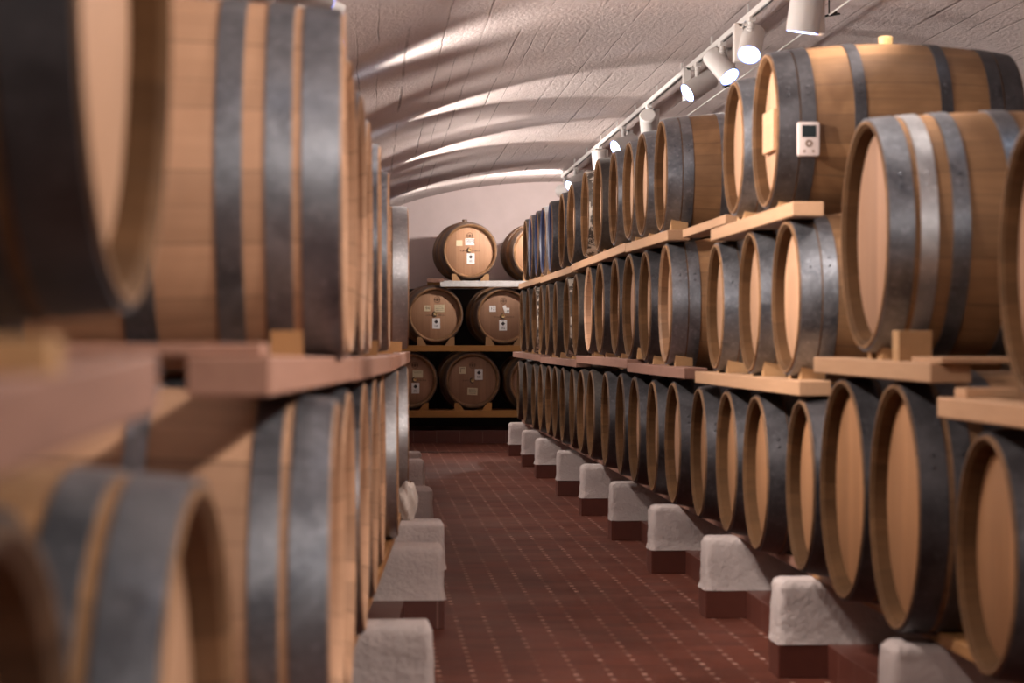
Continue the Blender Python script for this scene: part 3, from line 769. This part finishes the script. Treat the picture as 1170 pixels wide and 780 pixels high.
def echock(px, py0, py1, w, side, label, grp):
    x = xe(px); z0 = he(py1); h = he(py0) - z0; b = MB()
    V = [(0, 0, 0), (w, 0, 0), (w, 0, h), (w * .55, 0, h), (0, 0, h * .1)]; V = [(a * 1, q, c) for q in (0, .09) for a, _, c in V]
    Fc = [(0, 1, 2, 3, 4), (9, 8, 7, 6, 5), (0, 5, 6, 1), (1, 6, 7, 2), (2, 7, 8, 3), (3, 8, 9, 4), (4, 9, 5, 0)]
    if side < 0: V = [(-a, q, c) for a, q, c in V]; Fc = [tuple(reversed(f)) for f in Fc]
    b.add(V, Fc); o = b.build('wooden_chock', M['chock' if py0 < 400 else 'beam_x'], None, (x, YE - .028, z0)); tag(o, label, 'chock', grp)
for px, sd in ((507, 1), (489, -1), (585, 1), (567, -1)):
    echock(px + 2 * sd, 385, 394.6, .105, sd, 'wooden chock under a middle shelf barrel of the end rack', 'chocks of the end rack middle shelf')
for px, sd in ((477, 1), (549, 1), (532, -1), (605, -1)):
    echock(px + 2 * sd, 460, 468.6, .11, sd, 'wooden chock under a lowest shelf barrel of the end rack', 'chocks of the end rack lowest shelf')
for px, sd in ((547, 1), (528, -1), (609, -1)):
    echock(px + 2 * sd, 313, 320.8, .10, sd, 'wooden chock under a top barrel of the end rack', 'chocks of the end rack top')
block('shade_panel', (-.7, YB - .06, .145), (4.2, YB - .02, he(327)), 'shade_black', 'added black panel standing in for shade behind the lower end rack shelves', 'panel')  # added sheet, supplies the deep shade seen between the end rack barrels
# uprights of the end rack standing on the tiled step (hidden by barrels in the photograph's view)
for i, X in enumerate((-.05, 2.35)):
    for yy, r in ((YE + .02, 'front'), (YE + .74, 'rear')):
        block('rack_post', (X, yy - .03, .145), (X + .09, yy + .05, he(394.6) - .075 + .0), 'beam_brown', '%s %s post of the end rack hidden behind the barrel rows' % ('left' if i == 0 else 'right', r), 'post')

# ------------------------------------------------------------------ track lights
TX, TH = 2.2, H + 1.87
def track(X, z, y0, y1, label, name='light_track'):
    root = empty(name, (X, y0, z)); tag(root, label, 'track')
    b = MB(); b.box((-.018, 0, 0), (.018, y1 - y0, .034), .003); b.build('rail', M['white_metal'], root)
    b = MB(); b.box((-.006, .01, -.002), (.006, y1 - y0 - .01, .004)); b.build('slot', M['dark_slot'], root)
    b = MB()
    y = .5
    while y < y1 - y0:
        b.box((-.006, y - .01, .03), (.006, y + .01, vault(X) - z + .01)); y += 1.5
    b.build('ceiling_clips', M['white_metal'], root)
track(TX, TH, -1.5, 27.6, 'white ceiling light track above the right-hand barrel row')
track(-.2, H + 1.33, 1.0, 28.6, 'white ceiling light track above the left-hand barrel row')
def spot(X, Y, z, aim, watts, label, size=70, blend=.6, lit=True, driver=1, s=1.3, col=(1, .88, .80), group='spotlights on the right track'):
    root = empty('track_spotlight', (X, Y, z)); tag(root, label, 'spotlight', group); root.scale = (s, s, s)
    b = MB(); b.box((-.016, -.05, -.018), (.016, .05, .004), .003); b.build('track_adapter', M['white_metal'], root)
    b = MB(); b.tube((0, 0, -.015), (0, 0, -.085), .013, 14)
    for k in range(4): b.lathe([(0, .015), (.004, .017), (.008, .015)], 14, 0, Matrix.Translation((0, 0, -.035 - k * .013)) @ Matrix.Rotation(PI / 2, 4, 'Y'))
    b.build('stem', M['white_metal'], root, smooth=True)
    b = MB(); b.box((-.02 + .05 * driver, .03, -.19), (.02 + .05 * driver, .085, -.016), .004); b.box((min(0, .05 * driver), .03, -.03), (max(0, .05 * driver), .06, -.016), 0); b.build('driver_box', M['white_metal'], root)
    d = Vector(aim).normalized(); c = Vector((0, 0, -.12))
    q = Vector((1, 0, 0)).rotation_difference(d).to_matrix().to_4x4(); T = Matrix.Translation(c) @ q
    b = MB(); b.lathe([(-.10, .0005), (-.10, .045), (-.092, .052), (.07, .052), (.07, .046), (.06, .044)], 36, 0, T)
    b.build('lamp_housing', M['white_metal'], root, smooth=True)
    if lit:
        b = MB(); b.lathe([(.0605, .0005), (.0605, .0445)], 36, 0, T); b.build('lens', M['lens'], root)
        b = MB(); b.lathe([(.062, .0445), (.0705, .0465), (.0705, .050)], 36, 0, T); b.build('lens_ring', M['lens_rim'], root)
    if watts > 0:
        L = bpy.data.lights.new('spot_light', 'SPOT'); L.energy = watts; L.spot_size = math.radians(size); L.spot_blend = blend
        L.shadow_soft_size = .06; L.color = col
        o = bpy.data.objects.new('spot_light', L); COL.objects.link(o); o.parent = root
        o.location = c + d * .10; o.rotation_euler = d.to_track_quat('-Z', 'Y').to_euler()
    return root
W = 1.0
def right_spot(px, aim, watts, label, **k):
    return spot(TX, at_x(px, TX), TH, aim, watts, label, **k)
E = 120
right_spot(858, (-.25, -.75, -.75), E, 'lit white spotlight glaring towards the camera, top right', size=75, driver=-1)
right_spot(825, (.35, -.45, -.55), E, 'lit white spotlight tilted down right, second from the glaring one', size=70)
right_spot(797, (-.8, -.3, -.5), E, 'lit white spotlight tilted down left above the wide brown barrel', size=75, driver=-1)
right_spot(741, (.15, .8, -.5), E, 'white spotlight turned away, fourth down the right track', size=70)
right_spot(712, (-.8, -.45, -.35), E, 'lit white spotlight with narrow glowing lens, fifth down the right track', size=75)
right_spot(685, (.1, .1, -1), E, 'white spotlight seen from its box side, sixth down the right track', size=70)
right_spot(657, (-.7, -.5, -.55), E, 'lit small white spotlight at the far end of the right track', size=75)
right_spot(920, (-.12, .10, -1), 260, 'white spotlight cut off by the top edge, seen from behind', size=62, s=1.6)
spot(TX, 27.3, TH, (-.6, 1.0, -.05), 95, 'last white spotlight on the right track by the end wall', size=120)
for yy, a in ((10.6, (-.85, .25, -.35)), (8.6, (-.75, .5, -.5)), (6.8, (-.75, .45, -.5)), (5.0, (-.8, -.3, -.55)), (3.0, (-.8, .3, -.5)), (.9, (-.75, .6, -.45)), (-1.0, (-.6, .8, -.35))):
    spot(TX, yy, TH, a, 55 if 8 < yy < 11 else E, 'white spotlight on the right track above and before the picture', size=85, group='spotlights outside the frame on the right track')
LH = H + 1.33; GL = 'spotlights on the left track'
spot(-.2, 8.6, LH, (.8, .2, -.4), E, 'white spotlight at the top edge above the big left barrel', size=80, group=GL, driver=-1)
for yy, lb in ((5.2, 'first'), (9.4, 'second'), (13.6, 'third'), (18.0, 'fourth'), (22.3, 'fifth'), (27.6, 'sixth')):
    spot(-.2, yy, LH, (1.0, .05, .30), {18.0: 120, 22.3: 190, 27.6: 60}.get(yy, 60), '%s upturned spotlight grazing the vault from the left track, hidden' % lb, size=62 if yy > 17 else 105, blend=.4 if yy > 17 else 1, group=GL, driver=-1)
for yy in (2.2, 4.0, 6.6, 8.0, 10.6, 12.3, 15.0, 16.6, 19.2, 20.8, 23.4, 25.0):
    spot(-.2, yy, LH, (.9, .1, -.28), 82, 'white spotlight on the left track hidden behind the left barrels', blend=1.0, size=140, group=GL, driver=-1)

# white conduit with cable ties along the vault, right of the track
b = MB(); CX = 2.62; CZ = vault(CX) - .10
root = empty('ceiling_conduit', (CX, 3, CZ)); tag(root, 'thin white conduit with black clips hanging under the vault beyond the track', 'conduit')
b.tube((0, 0, 0), (0, 22, 0), .0055, 10); b.build('tube', M['white_metal'], root, smooth=True)
for yy in (7.0, 8.6, 10.7, 14.5):
    b = MB(); b.tube((0, yy, 0), (0, yy, .10), .004, 8); b.tube((-.05, yy - .03, -.02), (.05, yy + .03, .02), .006, 8); b.tube((-.04, yy + .1, .0), (.05, yy - .05, .0), .006, 8)
    b.build('clip', M['black_metal'], root)

# ------------------------------------------------------------------ world and colour
w = bpy.data.worlds.new('world'); S.world = w; w.use_nodes = True
w.node_tree.nodes['Background'].inputs[0].default_value = (.9, .8, .75, 1); w.node_tree.nodes['Background'].inputs[1].default_value = 0.0
vs = S.view_settings; vs.view_transform = 'Standard'; vs.look = 'None'; vs.gamma = 1; vs.use_curve_mapping = False; vs.exposure = 1.0
